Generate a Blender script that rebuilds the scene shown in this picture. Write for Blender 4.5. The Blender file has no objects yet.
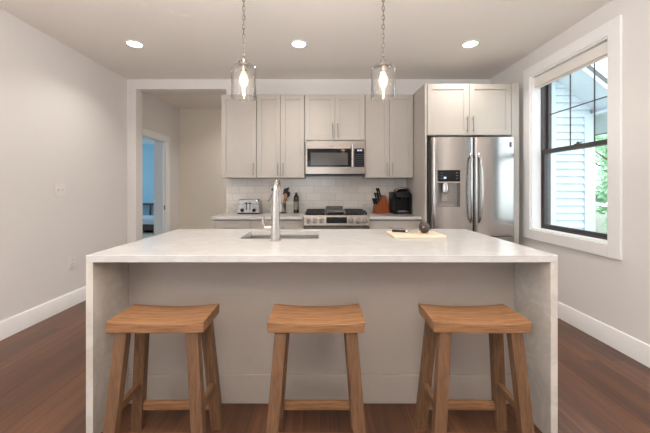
import bpy, bmesh, math, random
from mathutils import Vector, Matrix
random.seed(7)
SC = bpy.context.scene
COL = SC.collection
PI = math.pi

# ------------------------------------------------------------------ camera
# x to the right, y into the room, z up; the lens stands at the origin of x and y
FPX = 305.0                                   # focal length in pixels of the 650 px wide frame
cam_d = bpy.data.cameras.new('camera')
cam_d.sensor_width = 36.0
cam_d.lens = 36.0 * FPX / 650.0
cam_d.shift_x = (325 - 321) / 650.0
cam_d.shift_y = -(216.5 - 188) / 650.0
cam_d.clip_start = 0.05
cam = bpy.data.objects.new('camera', cam_d)
cam.location = (0, 0, 1.245)
cam.rotation_euler = (PI / 2, 0, 0)
COL.objects.link(cam)
SC.camera = cam

# ------------------------------------------------------------------ world and exposure
W = bpy.data.worlds.new('sky')
SC.world = W
W.use_nodes = True
bg = W.node_tree.nodes['Background']
bg.inputs[0].default_value = (0.80, 0.91, 1.0, 1)
bg.inputs[1].default_value = 3.7
SC.view_settings.view_transform = 'Standard'
SC.view_settings.look = 'None'
SC.view_settings.gamma = 1.0
SC.view_settings.use_curve_mapping = False
SC.view_settings.exposure = 0.0
LAMP = 14.0           # radiance of the recessed lamps' lenses
BEAM = 6.4            # watts of each recessed lamp's downward beam
LAMP_RGB = (1.0, 0.945, 0.875)
# unseen fill lamp added behind the lens, bounced off the ceiling
fl_d = bpy.data.lights.new('ceiling_bounce_fill', 'AREA')
fl_d.shape = 'DISK'
fl_d.size = 0.9
fl_d.energy = 212.0
fl_d.color = (1.0, 0.965, 0.935)
fl = bpy.data.objects.new('ceiling_bounce_fill', fl_d)
fl.location = (-0.2, -0.6, 1.30)
fl.rotation_euler = (PI - 0.02, 0, 0)
COL.objects.link(fl)


# ------------------------------------------------------------------ materials
def lin(c):
    r = []
    for v in c:
        v = v / 255.0
        r.append(v / 12.92 if v <= 0.04045 else ((v + 0.055) / 1.055) ** 2.4)
    return (r[0], r[1], r[2], 1.0)


def shade(c, k):
    return (min(1, c[0] * k), min(1, c[1] * k), min(1, c[2] * k), 1)


def new_mat(name):
    m = bpy.data.materials.new(name)
    m.use_nodes = True
    nt = m.node_tree
    return m, nt, nt.nodes['Principled BSDF']


def node(nt, t, **kw):
    n = nt.nodes.new(t)
    for k, v in kw.items():
        setattr(n, k, v)
    return n


def mat(name, rgb, rough=0.5, metal=0.0, scale=40, amt=0.06, bump=0.0, stretch=(1, 1, 1), coat=0.0, spec=0.5, detail=3):
    """a plain surface with a little procedural mottling"""
    m, nt, p = new_mat(name)
    L = nt.links.new
    tc = node(nt, 'ShaderNodeTexCoord')
    mp = node(nt, 'ShaderNodeMapping')
    mp.inputs['Scale'].default_value = stretch
    nz = node(nt, 'ShaderNodeTexNoise')
    nz.inputs['Scale'].default_value = scale
    nz.inputs['Detail'].default_value = detail
    cr = node(nt, 'ShaderNodeValToRGB')
    c = lin(rgb)
    cr.color_ramp.elements[0].position = 0.3
    cr.color_ramp.elements[1].position = 0.7
    cr.color_ramp.elements[0].color = shade(c, 1 - amt)
    cr.color_ramp.elements[1].color = shade(c, 1 + amt)
    L(tc.outputs['Object'], mp.inputs[0])
    L(mp.outputs[0], nz.inputs['Vector'])
    L(nz.outputs['Fac'], cr.inputs[0])
    L(cr.outputs[0], p.inputs['Base Color'])
    p.inputs['Roughness'].default_value = rough
    p.inputs['Metallic'].default_value = metal
    p.inputs['Specular IOR Level'].default_value = spec
    if coat:
        p.inputs['Coat Weight'].default_value = coat
        p.inputs['Coat Roughness'].default_value = 0.1
    if bump:
        b = node(nt, 'ShaderNodeBump')
        b.inputs['Strength'].default_value = bump
        b.inputs['Distance'].default_value = 0.01
        L(nz.outputs['Fac'], b.inputs['Height'])
        L(b.outputs[0], p.inputs['Normal'])
    return m


def wood(name, dark, light, axis, rough=0.5, ring=9.0):
    """oak: long fibres along one axis, with wavy cathedral bands"""
    m, nt, p = new_mat(name)
    L = nt.links.new
    tc = node(nt, 'ShaderNodeTexCoord')
    mp = node(nt, 'ShaderNodeMapping')
    s = [1.0, 1.0, 1.0]
    s['xyz'.index(axis)] = 0.045
    mp.inputs['Scale'].default_value = s
    L(tc.outputs['Object'], mp.inputs[0])
    wv = node(nt, 'ShaderNodeTexNoise')
    wv.inputs['Scale'].default_value = ring * 6
    wv.inputs['Detail'].default_value = 4
    wv.inputs['Distortion'].default_value = 0.5
    L(mp.outputs[0], wv.inputs['Vector'])
    fb = node(nt, 'ShaderNodeTexNoise')
    fb.inputs['Scale'].default_value = 220
    fb.inputs['Detail'].default_value = 4
    L(mp.outputs[0], fb.inputs['Vector'])
    mx = node(nt, 'ShaderNodeMix', data_type='FLOAT')
    mx.inputs[0].default_value = 0.5
    L(wv.outputs['Fac'], mx.inputs[2])
    L(fb.outputs['Fac'], mx.inputs[3])
    cr = node(nt, 'ShaderNodeValToRGB')
    cr.color_ramp.elements[0].position = 0.36
    cr.color_ramp.elements[1].position = 0.62
    cr.color_ramp.elements[0].color = lin(dark)
    cr.color_ramp.elements[1].color = lin(light)
    L(mx.outputs[0], cr.inputs[0])
    L(cr.outputs[0], p.inputs['Base Color'])
    b = node(nt, 'ShaderNodeBump')
    b.inputs['Strength'].default_value = 0.25
    b.inputs['Distance'].default_value = 0.002
    L(fb.outputs['Fac'], b.inputs['Height'])
    L(b.outputs[0], p.inputs['Normal'])
    p.inputs['Roughness'].default_value = rough
    return m


def emit(name, rgb, s):
    m, nt, p = new_mat(name)
    p.inputs['Base Color'].default_value = (0.9, 0.9, 0.9, 1)
    p.inputs['Emission Color'].default_value = (*rgb, 1)
    p.inputs['Emission Strength'].default_value = s
    return m


def thin_glass(name, tint=(1, 1, 1), ior=1.45, gain=1.0):
    m, nt, p = new_mat(name)
    L = nt.links.new
    nt.nodes.remove(p)
    out = nt.nodes['Material Output']
    tr = node(nt, 'ShaderNodeBsdfTransparent')
    tr.inputs[0].default_value = (*tint, 1)
    gl = node(nt, 'ShaderNodeBsdfGlossy')
    gl.inputs['Roughness'].default_value = 0.02
    fr = node(nt, 'ShaderNodeLayerWeight')
    fr.inputs[0].default_value = 0.5
    pw = node(nt, 'ShaderNodeMath', operation='POWER')
    pw.inputs[1].default_value = 3.0
    ml = node(nt, 'ShaderNodeMath', operation='MULTIPLY_ADD', use_clamp=True)
    ml.inputs[1].default_value = 0.7 * gain
    ml.inputs[2].default_value = 0.03 * gain
    mx = node(nt, 'ShaderNodeMixShader')
    L(fr.outputs['Facing'], pw.inputs[0])
    L(pw.outputs[0], ml.inputs[0])
    L(ml.outputs[0], mx.inputs[0])
    L(tr.outputs[0], mx.inputs[1])
    L(gl.outputs[0], mx.inputs[2])
    L(mx.outputs[0], out.inputs[0])
    return m


def glow_glass():
    m, nt, p = new_mat('lit_bulb_glass')
    nt.nodes.remove(p)
    tr = node(nt, 'ShaderNodeBsdfTransparent')
    em = node(nt, 'ShaderNodeEmission')
    em.inputs[0].default_value = (1.0, 0.78, 0.52, 1)
    em.inputs[1].default_value = 4.0
    mx = node(nt, 'ShaderNodeMixShader')
    mx.inputs[0].default_value = 0.3
    nt.links.new(tr.outputs[0], mx.inputs[1])
    nt.links.new(em.outputs[0], mx.inputs[2])
    nt.links.new(mx.outputs[0], nt.nodes['Material Output'].inputs[0])
    return m


def steel(name, rgb, rough, axis='z', amt=0.05, k=500):
    """brushed metal, fine lines along one axis"""
    st = [k, k, k]
    st['xyz'.index(axis)] = 3
    return mat(name, rgb, rough, 1.0, 1.0, amt, 0.02, st)


M = {}
M['wall'] = mat('wall_paint', (227, 223, 220), 0.85, scale=90, amt=0.012, bump=0.03)
M['hall'] = mat('hall_warm_cast', (224, 214, 199), 0.85, scale=90, amt=0.012)  # yellow cast of the hallway lamps put into the wall colour
M['ceiling'] = mat('ceiling_paint', (236, 230, 224), 0.9, scale=60, amt=0.01)
M['trim'] = mat('trim_paint', (242, 241, 240), 0.35, scale=30, amt=0.01)
M['cab'] = mat('cabinet_paint', (184, 177, 169), 0.42, scale=25, amt=0.012)
M['islandcab'] = mat('island_dark_greige', (168, 157, 147), 0.45, scale=25, amt=0.012)  # a darker greige than the wall cabinets
M['dark_gap'] = mat('cabinet_inside', (70, 64, 60), 0.8)
M['nickel'] = steel('brushed_nickel', (150, 146, 141), 0.3)
M['chrome'] = steel('polished_steel', (188, 185, 182), 0.17)
M['steel_x'] = steel('stainless_horizontal', (134, 126, 119), 0.27, 'x')
M['steel_z'] = steel('stainless_vertical', (178, 173, 169), 0.2, 'z')
M['faucet'] = steel('brushed_faucet_steel', (200, 194, 188), 0.27)
M['toaster'] = steel('toaster_steel', (168, 163, 158), 0.24, 'x')
M['knob_steel'] = steel('dark_knob_steel', (120, 114, 108), 0.3)
M['griddle'] = mat('grey_griddle', (92, 88, 86), 0.5, scale=200, amt=0.08)
M['sink_steel'] = steel('sink_stainless', (190, 184, 178), 0.45, 'x')
M['fridge_side'] = mat('fridge_side_metal', (150, 146, 142), 0.4, 0.6)
M['black'] = mat('black_plastic', (14, 13, 13), 0.3, spec=0.28)
M['black_glass'] = mat('black_glass', (8, 8, 8), 0.08, spec=0.35)
M['window_mesh'] = mat('oven_window', (74, 68, 62), 0.15, scale=900, amt=0.25)
M['iron'] = mat('cast_iron', (34, 32, 31), 0.6, scale=300, amt=0.2, bump=0.1)
M['bronze'] = mat('dark_bronze_frame', (66, 60, 60), 0.4)
M['white_plastic'] = mat('white_plastic', (232, 228, 223), 0.35, amt=0.01)
M['shade'] = mat('shade_fabric', (235, 230, 222), 0.8, scale=400, amt=0.03)
M['blue_led'] = emit('blue_display', (0.15, 0.36, 1.0), 0.7)
M['key_grey'] = mat('key_print_grey', (84, 92, 104), 0.6)
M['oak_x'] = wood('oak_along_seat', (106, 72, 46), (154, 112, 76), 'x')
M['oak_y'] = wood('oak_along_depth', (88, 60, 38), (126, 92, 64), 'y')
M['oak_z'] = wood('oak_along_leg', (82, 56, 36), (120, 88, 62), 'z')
M['maple'] = wood('maple_board', (214, 192, 166), (228, 210, 187), 'x', 0.55)
M['cherry'] = wood('orange_block_wood', (120, 58, 26), (156, 82, 40), 'z', 0.4)
M['spoon'] = wood('spoon_wood', (150, 104, 74), (184, 136, 102), 'z')
M['bulb'] = emit('lamp_filament', (1.0, 0.74, 0.45), 40.0)
M['lamp'] = emit('recessed_lamp', LAMP_RGB, LAMP)
M['glass'] = thin_glass('clear_shade_glass', (0.985, 0.98, 0.97), 1.5, 1.9)
M['bulb_glass'] = glow_glass()
M['pane'] = thin_glass('window_pane', (0.97, 0.99, 0.99), 1.45, 0.9)
M['avocado'] = mat('avocado_skin', (58, 46, 42), 0.35, scale=160, amt=0.35, bump=0.4)
M['avocado_end'] = mat('avocado_stem_scar', (164, 128, 116), 0.6)
M['olive_glass'] = mat('dark_oil_glass', (26, 28, 20), 0.08)
M['bottle_label'] = mat('bottle_label', (120, 116, 104), 0.5, scale=130, amt=0.75, detail=2)
M['siding'] = mat('white_siding', (206, 216, 222), 0.6, scale=12, amt=0.015)
M['soffit'] = mat('pale_soffit', (210, 220, 226), 0.6, scale=12, amt=0.02)
M['roofing'] = mat('grey_shingles', (110, 108, 108), 0.9, scale=30, amt=0.2)
M['bark'] = mat('bark', (130, 116, 100), 0.9, scale=20, amt=0.25, bump=0.4)
M['blue_wall'] = mat('bedroom_blue', (150, 196, 216), 0.85, scale=60, amt=0.015)  # one even pale blue for the bedroom walls
M['pale_ceiling'] = mat('bedroom_ceiling_paint', (206, 222, 230), 0.9, amt=0.01)
M['carpet'] = mat('pale_carpet', (190, 180, 165), 0.95, scale=300, amt=0.1)
M['bedding'] = mat('pale_bedding', (198, 214, 226), 0.9, scale=14, amt=0.05, bump=0.3)
M['dark_wood'] = wood('dark_furniture_wood', (40, 32, 28), (66, 52, 44), 'x')
M['grey_fabric'] = mat('grey_blue_fabric', (120, 140, 158), 0.9, scale=200, amt=0.08)


def leaf_material():
    m, nt, p = new_mat('spring_leaves')
    L = nt.links.new
    tc = node(nt, 'ShaderNodeTexCoord')
    nz = node(nt, 'ShaderNodeTexNoise')
    nz.inputs['Scale'].default_value = 3.0
    nz.inputs['Detail'].default_value = 6
    cr = node(nt, 'ShaderNodeValToRGB')
    cr.color_ramp.elements[0].position = 0.35
    cr.color_ramp.elements[1].position = 0.65
    cr.color_ramp.elements[0].color = lin((150, 200, 150))
    cr.color_ramp.elements[1].color = lin((205, 232, 200))
    L(tc.outputs['Object'], nz.inputs['Vector'])
    L(nz.outputs['Fac'], cr.inputs[0])
    L(cr.outputs[0], p.inputs['Base Color'])
    p.inputs['Roughness'].default_value = 0.6
    return m


M['leaf'] = leaf_material()
M['lawn'] = mat('lawn', (140, 142, 124), 0.95, scale=6, amt=0.2)  # lawn greyed so that little green bounces indoors


def plank_floor():
    m, nt, p = new_mat('hardwood_planks')
    L = nt.links.new
    tc = node(nt, 'ShaderNodeTexCoord')
    sp = node(nt, 'ShaderNodeSeparateXYZ')
    cb = node(nt, 'ShaderNodeCombineXYZ')
    L(tc.outputs['Object'], sp.inputs[0])
    L(sp.outputs['Y'], cb.inputs['X'])
    L(sp.outputs['X'], cb.inputs['Y'])
    br = node(nt, 'ShaderNodeTexBrick')
    br.offset = 0.37
    br.offset_frequency = 2
    br.inputs['Scale'].default_value = 1.0
    br.inputs['Brick Width'].default_value = 1.35
    br.inputs['Row Height'].default_value = 0.095
    br.inputs['Mortar Size'].default_value = 0.0012
    br.inputs['Mortar Smooth'].default_value = 0.2
    br.inputs['Bias'].default_value = 0.0
    br.inputs['Color1'].default_value = (0, 0, 0, 1)
    br.inputs['Color2'].default_value = (1, 1, 1, 1)
    br.inputs['Mortar'].default_value = (0, 0, 0, 1)
    L(cb.outputs[0], br.inputs['Vector'])
    mp = node(nt, 'ShaderNodeMapping')
    mp.inputs['Scale'].default_value = (0.7, 17, 1)
    L(cb.outputs[0], mp.inputs[0])
    nz = node(nt, 'ShaderNodeTexNoise')
    nz.inputs['Scale'].default_value = 2.2
    nz.inputs['Detail'].default_value = 8
    nz.inputs['Roughness'].default_value = 0.62
    nz.inputs['Distortion'].default_value = 0.6
    L(mp.outputs[0], nz.inputs['Vector'])
    mx = node(nt, 'ShaderNodeMix', data_type='FLOAT')
    mx.inputs[0].default_value = 0.76
    L(br.outputs['Color'], mx.inputs[2])
    L(nz.outputs['Fac'], mx.inputs[3])
    cr = node(nt, 'ShaderNodeValToRGB')
    e = cr.color_ramp.elements
    e[0].position, e[0].color = 0.2, lin((55, 33, 22))
    e[1].position, e[1].color = 0.8, lin((119, 79, 54))
    k = cr.color_ramp.elements.new(0.5)
    k.color = lin((86, 54, 36))
    L(mx.outputs[0], cr.inputs[0])
    dk = node(nt, 'ShaderNodeMix', data_type='RGBA')
    dk.inputs[7].default_value = lin((40, 22, 15))
    L(br.outputs['Fac'], dk.inputs[0])
    L(cr.outputs[0], dk.inputs[6])
    L(dk.outputs[2], p.inputs['Base Color'])
    p.inputs['Roughness'].default_value = 0.33
    b = node(nt, 'ShaderNodeBump')
    b.inputs['Strength'].default_value = 0.12
    b.inputs['Distance'].default_value = 0.002
    L(nz.outputs['Fac'], b.inputs['Height'])
    L(b.outputs[0], p.inputs['Normal'])
    return m


def tile_wall():
    m, nt, p = new_mat('glazed_tiles')
    L = nt.links.new
    tc = node(nt, 'ShaderNodeTexCoord')
    sp = node(nt, 'ShaderNodeSeparateXYZ')
    cb = node(nt, 'ShaderNodeCombineXYZ')
    L(tc.outputs['Object'], sp.inputs[0])
    L(sp.outputs['X'], cb.inputs['X'])
    L(sp.outputs['Z'], cb.inputs['Y'])
    br = node(nt, 'ShaderNodeTexBrick')
    br.inputs['Scale'].default_value = 1.0
    br.inputs['Brick Width'].default_value = 0.20
    br.inputs['Row Height'].default_value = 0.098
    br.inputs['Mortar Size'].default_value = 0.0022
    br.inputs['Mortar Smooth'].default_value = 0.3
    br.inputs['Color1'].default_value = lin((212, 204, 196))
    br.inputs['Color2'].default_value = lin((222, 215, 208))
    br.inputs['Mortar'].default_value = lin((184, 175, 166))
    L(cb.outputs[0], br.inputs['Vector'])
    L(br.outputs['Color'], p.inputs['Base Color'])
    p.inputs['Roughness'].default_value = 0.18
    b = node(nt, 'ShaderNodeBump')
    b.invert = True
    b.inputs['Strength'].default_value = 0.4
    b.inputs['Distance'].default_value = 0.002
    L(br.outputs['Fac'], b.inputs['Height'])
    L(b.outputs[0], p.inputs['Normal'])
    return m


def quartz(name, base, vein, rough=0.16):
    m, nt, p = new_mat(name)
    L = nt.links.new
    tc = node(nt, 'ShaderNodeTexCoord')
    nz = node(nt, 'ShaderNodeTexNoise')
    nz.inputs['Scale'].default_value = 3.5
    nz.inputs['Detail'].default_value = 9
    nz.inputs['Roughness'].default_value = 0.65
    nz.inputs['Distortion'].default_value = 1.4
    cr = node(nt, 'ShaderNodeValToRGB')
    e = cr.color_ramp.elements
    e[0].position, e[0].color = 0.40, lin(base)
    e[1].position, e[1].color = 0.62, lin(base)
    k = cr.color_ramp.elements.new(0.5)
    k.color = lin(vein)
    L(tc.outputs['Object'], nz.inputs['Vector'])
    L(nz.outputs['Fac'], cr.inputs[0])
    L(cr.outputs[0], p.inputs['Base Color'])
    p.inputs['Roughness'].default_value = rough
    return m


M['floor'] = plank_floor()
M['tile'] = tile_wall()
M['quartz'] = quartz('white_quartz', (201, 199, 197), (195, 193, 190))
M['quartz_side'] = quartz('veined_quartz', (205, 199, 191), (192, 185, 176), 0.3)


# ------------------------------------------------------------------ mesh helpers
class MB:
    def __init__(self):
        self.bm = bmesh.new()

    def box(self, x0, x1, y0, y1, z0, z1):
        v = [self.bm.verts.new(p) for p in ((x0, y0, z0), (x1, y0, z0), (x1, y1, z0), (x0, y1, z0),
                                             (x0, y0, z1), (x1, y0, z1), (x1, y1, z1), (x0, y1, z1))]
        for f in ((3, 2, 1, 0), (4, 5, 6, 7), (0, 1, 5, 4), (1, 2, 6, 5), (2, 3, 7, 6), (3, 0, 4, 7)):
            self.bm.faces.new([v[i] for i in f])
        return self

    def hexa(self, bottom, top):
        v = [self.bm.verts.new(p) for p in list(bottom) + list(top)]
        for f in ((3, 2, 1, 0), (4, 5, 6, 7), (0, 1, 5, 4), (1, 2, 6, 5), (2, 3, 7, 6), (3, 0, 4, 7)):
            self.bm.faces.new([v[i] for i in f])
        return self

    def prism(self, poly, axis, a, b):
        """extrude a 2-D outline along an axis; poly holds the other two coordinates in xyz order"""
        def P(u, w, t):
            return {'x': (t, u, w), 'y': (u, t, w), 'z': (u, w, t)}[axis]
        A = [self.bm.verts.new(P(u, w, a)) for u, w in poly]
        B = [self.bm.verts.new(P(u, w, b)) for u, w in poly]
        n = len(poly)
        self.bm.faces.new(A)
        self.bm.faces.new(B[::-1])
        for i in range(n):
            self.bm.faces.new((A[i], B[i], B[(i + 1) % n], A[(i + 1) % n]))
        return self

    def tube(self, pts, r, seg=12, caps=True):
        pts = [Vector(p) for p in pts]
        rs = r if isinstance(r, (list, tuple)) else [r] * len(pts)
        rings = []
        up = None
        for i, p in enumerate(pts):
            if i == 0:
                t = pts[1] - p
            elif i == len(pts) - 1:
                t = p - pts[i - 1]
            else:
                t = (pts[i + 1] - p).normalized() + (p - pts[i - 1]).normalized()
            t.normalize()
            if up is None:
                up = Vector((0, 0, 1)) if abs(t.z) < 0.9 else Vector((0, 1, 0))
            u = (up - t * up.dot(t)).normalized()
            up = u
            w = t.cross(u)
            rings.append([self.bm.verts.new(p + (u * math.cos(2 * PI * k / seg) + w * math.sin(2 * PI * k / seg)) * rs[i]) for k in range(seg)])
        for a, b in zip(rings, rings[1:]):
            for k in range(seg):
                self.bm.faces.new((a[k], a[(k + 1) % seg], b[(k + 1) % seg], b[k]))
        if caps:
            self.bm.faces.new(rings[0][::-1])
            self.bm.faces.new(rings[-1])
        return self

    def lathe(self, prof, c=(0, 0, 0), seg=28, sx=1.0, sy=1.0, caps=True):
        rings = []
        for r, z in prof:
            rings.append([self.bm.verts.new((c[0] + sx * r * math.cos(2 * PI * k / seg), c[1] + sy * r * math.sin(2 * PI * k / seg), c[2] + z)) for k in range(seg)])
        for a, b in zip(rings, rings[1:]):
            for k in range(seg):
                self.bm.faces.new((a[k], a[(k + 1) % seg], b[(k + 1) % seg], b[k]))
        if caps:
            self.bm.faces.new(rings[0][::-1])
            self.bm.faces.new(rings[-1])
        return self

    def ball(self, c, r, sx=1, sy=1, sz=1, seg=20, rot=None):
        mt = Matrix.Translation(c) @ (rot.to_4x4() if rot else Matrix.Identity(4)) @ Matrix.Diagonal((sx, sy, sz, 1))
        bmesh.ops.create_uvsphere(self.bm, u_segments=seg, v_segments=seg // 2 + 2, radius=r, matrix=mt)
        return self

    def torus(self, c, R, r, axis='z', sx=1.0, sy=1.0, seg=14, ring=6):
        g = []
        for i in range(seg):
            a = 2 * PI * i / seg
            row = []
            for j in range(ring):
                b = 2 * PI * j / ring
                u = (R * math.cos(a)) * sx + r * math.cos(b) * math.cos(a)
                w = (R * math.sin(a)) * sy + r * math.cos(b) * math.sin(a)
                t = r * math.sin(b)
                p = {'z': (u, w, t), 'y': (u, t, w), 'x': (t, u, w)}[axis]
                row.append(self.bm.verts.new((c[0] + p[0], c[1] + p[1], c[2] + p[2])))
            g.append(row)
        for i in range(seg):
            for j in range(ring):
                self.bm.faces.new((g[i][j], g[(i + 1) % seg][j], g[(i + 1) % seg][(j + 1) % ring], g[i][(j + 1) % ring]))
        return self

    def build(self, name, m, parent=None, bevel=0.0, seg=2, smooth=True, loc=None):
        bmesh.ops.recalc_face_normals(self.bm, faces=self.bm.faces)
        me = bpy.data.meshes.new(name)
        self.bm.to_mesh(me)
        self.bm.free()
        me.materials.append(m)
        if smooth:
            me.shade_smooth()
            me.set_sharp_from_angle(angle=0.6)
        o = bpy.data.objects.new(name, me)
        COL.objects.link(o)
        if parent:
            o.parent = parent
        if loc:
            o.location = loc
        if bevel:
            b = o.modifiers.new('edge', 'BEVEL')
            b.width = bevel
            b.segments = seg
            b.limit_method = 'ANGLE'
            b.angle_limit = 0.7
            b.harden_normals = True
        return o


def tag(o, label=None, cat=None, group=None, kind=None):
    if label:
        o['label'] = label
    if cat:
        o['category'] = cat
    if group:
        o['group'] = group
    if kind:
        o['kind'] = kind
    return o


def thing(name, label, cat, loc=(0, 0, 0), rz=0.0, group=None, kind=None):
    o = bpy.data.objects.new(name, None)
    o.empty_display_size = 0.1
    COL.objects.link(o)
    o.location = loc
    o.rotation_euler = (0, 0, rz)
    return tag(o, label, cat, group, kind)


def dup(root, loc, rz=None, label=None):
    r = root.copy()
    COL.objects.link(r)
    r.location = loc
    if rz is not None:
        r.rotation_euler = (0, 0, rz)
    if label:
        r['label'] = label
    for ch in list(root.children):
        c = ch.copy()
        COL.objects.link(c)
        c.parent = r
        for g in list(ch.children):
            d = g.copy()
            COL.objects.link(d)
            d.parent = c
    return r


def struct(name, mb, m, label=None, cat=None, bevel=0.0, parent=None):
    o = mb.build(name, m, parent, bevel)
    if parent is None:
        tag(o, label, cat, kind='structure')
    return o


# ------------------------------------------------------------------ the room
XL, XR, YB, YR, ZC = -2.63, 2.29, 4.14, -4.8, 2.72
HY = 5.67                                     # far wall of the hallway
DY0, DY1, DZ = 4.43, 5.19, 2.04               # bedroom doorway in the hallway's side wall
WY0, WY1, WZ0, WZ1 = 2.42, 3.32, 0.80, 2.455   # kitchen window opening

LY0, LY1 = -3.6, -0.6                         # unseen side wall opening behind the lens, added for daylight fill

struct('floor', MB().box(XL - 0.12, XR + 0.2, YR - 0.2, HY + 0.12, -0.08, 0), M['floor'], 'dark reddish brown hardwood plank floor', 'floor')
struct('ceiling', MB().box(XL - 0.12, XR + 0.2, YR - 0.2, HY + 0.12, ZC, ZC + 0.1), M['ceiling'], 'smooth white ceiling with recessed lights', 'ceiling')
struct('wall_left', MB().box(XL - 0.12, XL, YR, LY0, 0, ZC).box(XL - 0.12, XL, LY1, DY0, 0, ZC).box(XL - 0.12, XL, LY0, LY1, 0, 0.7).box(XL - 0.12, XL, LY0, LY1, 2.35, ZC).box(XL - 0.12, XL, DY1, HY, 0, ZC).box(XL - 0.12, XL, DY0, DY1, DZ, ZC),
       M['wall'], 'long plain greige wall with the switch and outlet, doorway at its far end', 'wall')
struct('wall_right', MB().box(XR, XR + 0.2, YR, WY0, 0, ZC).box(XR, XR + 0.2, WY1, YB, 0, ZC).box(XR, XR + 0.2, WY0, WY1, 0, WZ0).box(XR, XR + 0.2, WY0, WY1, WZ1, ZC),
       M['wall'], 'greige wall with the white framed window', 'wall')
OX0, OX1 = -2.51, -1.285                      # opening from the kitchen to the hallway
struct('wall_back', MB().box(OX1, XR + 0.2, YB, YB + 0.15, 0, ZC).box(OX0, OX1, YB, YB + 0.15, 2.588, ZC).box(XL, OX0, YB, YB + 0.15, 0, ZC),
       M['wall'], 'kitchen wall behind the cabinets with the wide cased opening', 'wall')
struct('wall_far', MB().box(XL, XR, HY, HY + 0.12, 0, ZC), M['hall'], 'hallway wall seen through the opening, warm lamp cast in its colour', 'wall')
struct('wall_end', MB().box(0.6, 0.72, YB + 0.15, HY, 0, ZC), M['hall'], 'closing wall of the hallway behind the kitchen', 'wall')
mb = MB().box(XL - 0.12, -1.5, YR - 0.15, YR, 0, ZC).box(0.5, XR + 0.2, YR - 0.15, YR, 0, ZC)
mb.box(-1.5, 0.5, YR - 0.15, YR, 0, 0.7).box(-1.5, 0.5, YR - 0.15, YR, 2.35, ZC)  # unseen rear opening, added to let in daylight fill
struct('wall_rear', mb, M['wall'], 'greige wall behind the lens with a wide opening added for daylight fill', 'wall')

BH, BT = 0.15, 0.016
bb = [(0, 0), (BT, 0), (BT, BH - 0.012), (BT - 0.006, BH), (0, BH)]
struct('baseboard_left', MB().prism([(XL + u, w) for u, w in bb], 'y', YR, YB), M['trim'], 'tall white baseboard along the plain greige wall', 'baseboard')
struct('baseboard_right', MB().prism([(XR - u, w) for u, w in bb], 'y', YR, 3.38), M['trim'], 'tall white baseboard under the window wall', 'baseboard')
struct('baseboard_hall', MB().box(XL + 0.02, 0.6, HY - BT, HY, 0, BH), M['trim'], 'white baseboard at the end of the hallway', 'baseboard')
for n, (a, b) in enumerate(((XL, OX0),)):
    struct('baseboard_back', MB().box(a + BT, b + BT, YB - BT, YB, 0, BH).box(b, b + BT, YB, YB + 0.15, 0, BH), M['trim'], 'short white baseboard at the corner of the opening', 'baseboard')

# tiled backsplash, a skin of the wall
struct('trim_1', MB().box(-1.268, 1.154, YB - 0.009, YB, 0.80, 1.42), M['tile'], 'pale glazed tile backsplash in running bond', 'backsplash')

# bedroom doorway: casing, jamb and strike plate
d1 = thing('door_1', 'white cased doorway from the hallway to the blue bedroom', 'doorway', (XL, DY0, 0), kind='structure')
w_ = 0.085
mb = MB()
mb.box(0, 0.018, -w_, 0, 0, DZ + w_).box(0, 0.018, DY1 - DY0, DY1 - DY0 + w_, 0, DZ + w_).box(0, 0.018, 0, DY1 - DY0, DZ, DZ + w_)
mb.build('casing', M['trim'], d1, 0.004)
mb = MB()
mb.box(-0.13, 0.004, 0, 0.018, 0, DZ).box(-0.205, 0.004, DY1 - DY0 - 0.018, DY1 - DY0, 0, DZ).box(-0.13, 0.004, 0.018, DY1 - DY0 - 0.018, DZ - 0.018, DZ)
mb.box(-0.075, -0.04, DY1 - DY0 - 0.03, DY1 - DY0 - 0.018, 0, DZ - 0.018)
mb.build('jamb', M['trim'], d1)
MB().box(-0.036, -0.010, DY1 - DY0 - 0.020, DY1 - DY0 - 0.017, 0.88, 0.95).build('strike_plate', M['nickel'], d1)

# ------------------------------------------------------------------ kitchen window
wn = thing('window_1', 'double hung window with dark frame and white casing', 'window', (XR, 0, 0), kind='structure')
cw = 0.105
mb = MB()
mb.box(-0.02, 0, WY0 - cw, WY0, WZ0 - cw, WZ1 + cw).box(-0.02, 0, WY1, WY1 + cw, WZ0 - cw, WZ1 + cw)
mb.box(-0.02, 0, WY0, WY1, WZ1, WZ1 + cw).box(-0.02, 0, WY0, WY1, WZ0 - cw, WZ0)
mb.build('casing', M['trim'], wn, 0.003)
jt = 0.012
mb = MB()
mb.box(-0.004, 0.13, WY0, WY0 + jt, WZ0, WZ1).box(-0.004, 0.13, WY1 - jt, WY1, WZ0, WZ1).box(-0.004, 0.13, WY0 + jt, WY1 - jt, WZ1 - jt, WZ1).box(-0.004, 0.13, WY0 + jt, WY1 - jt, WZ0, WZ0 + jt)
mb.build('jamb_liner', M['trim'], wn)
fy0, fy1, fz0, fz1 = WY0 + jt, WY1 - jt, WZ0 + jt, WZ1 - jt
ft = 0.012
mb = MB()
mb.box(0.095, 0.195, fy0, fy0 + ft, fz0, fz1).box(0.095, 0.195, fy1 - ft, fy1, fz0, fz1).box(0.095, 0.195, fy0 + ft, fy1 - ft, fz1 - ft, fz1).box(0.095, 0.195, fy0 + ft, fy1 - ft, fz0, fz0 + 0.014)
mb.build('outer_frame', M['bronze'], wn, 0.002)
sy0, sy1 = fy0 + ft, fy1 - ft
zm = 1.635
def sash(x0, x1, z0, z1, st, top, bot, name):
    m_ = MB()
    m_.box(x0, x1, sy0, sy0 + st, z0, z1).box(x0, x1, sy1 - st, sy1, z0, z1).box(x0, x1, sy0 + st, sy1 - st, z1 - top, z1).box(x0, x1, sy0 + st, sy1 - st, z0, z0 + bot)
    return m_.build(name, M['bronze'], wn, 0.002)
ls = sash(0.108, 0.143, fz0 + 0.014, zm + 0.02, 0.024, 0.042, 0.032, 'lower_sash')
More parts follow.
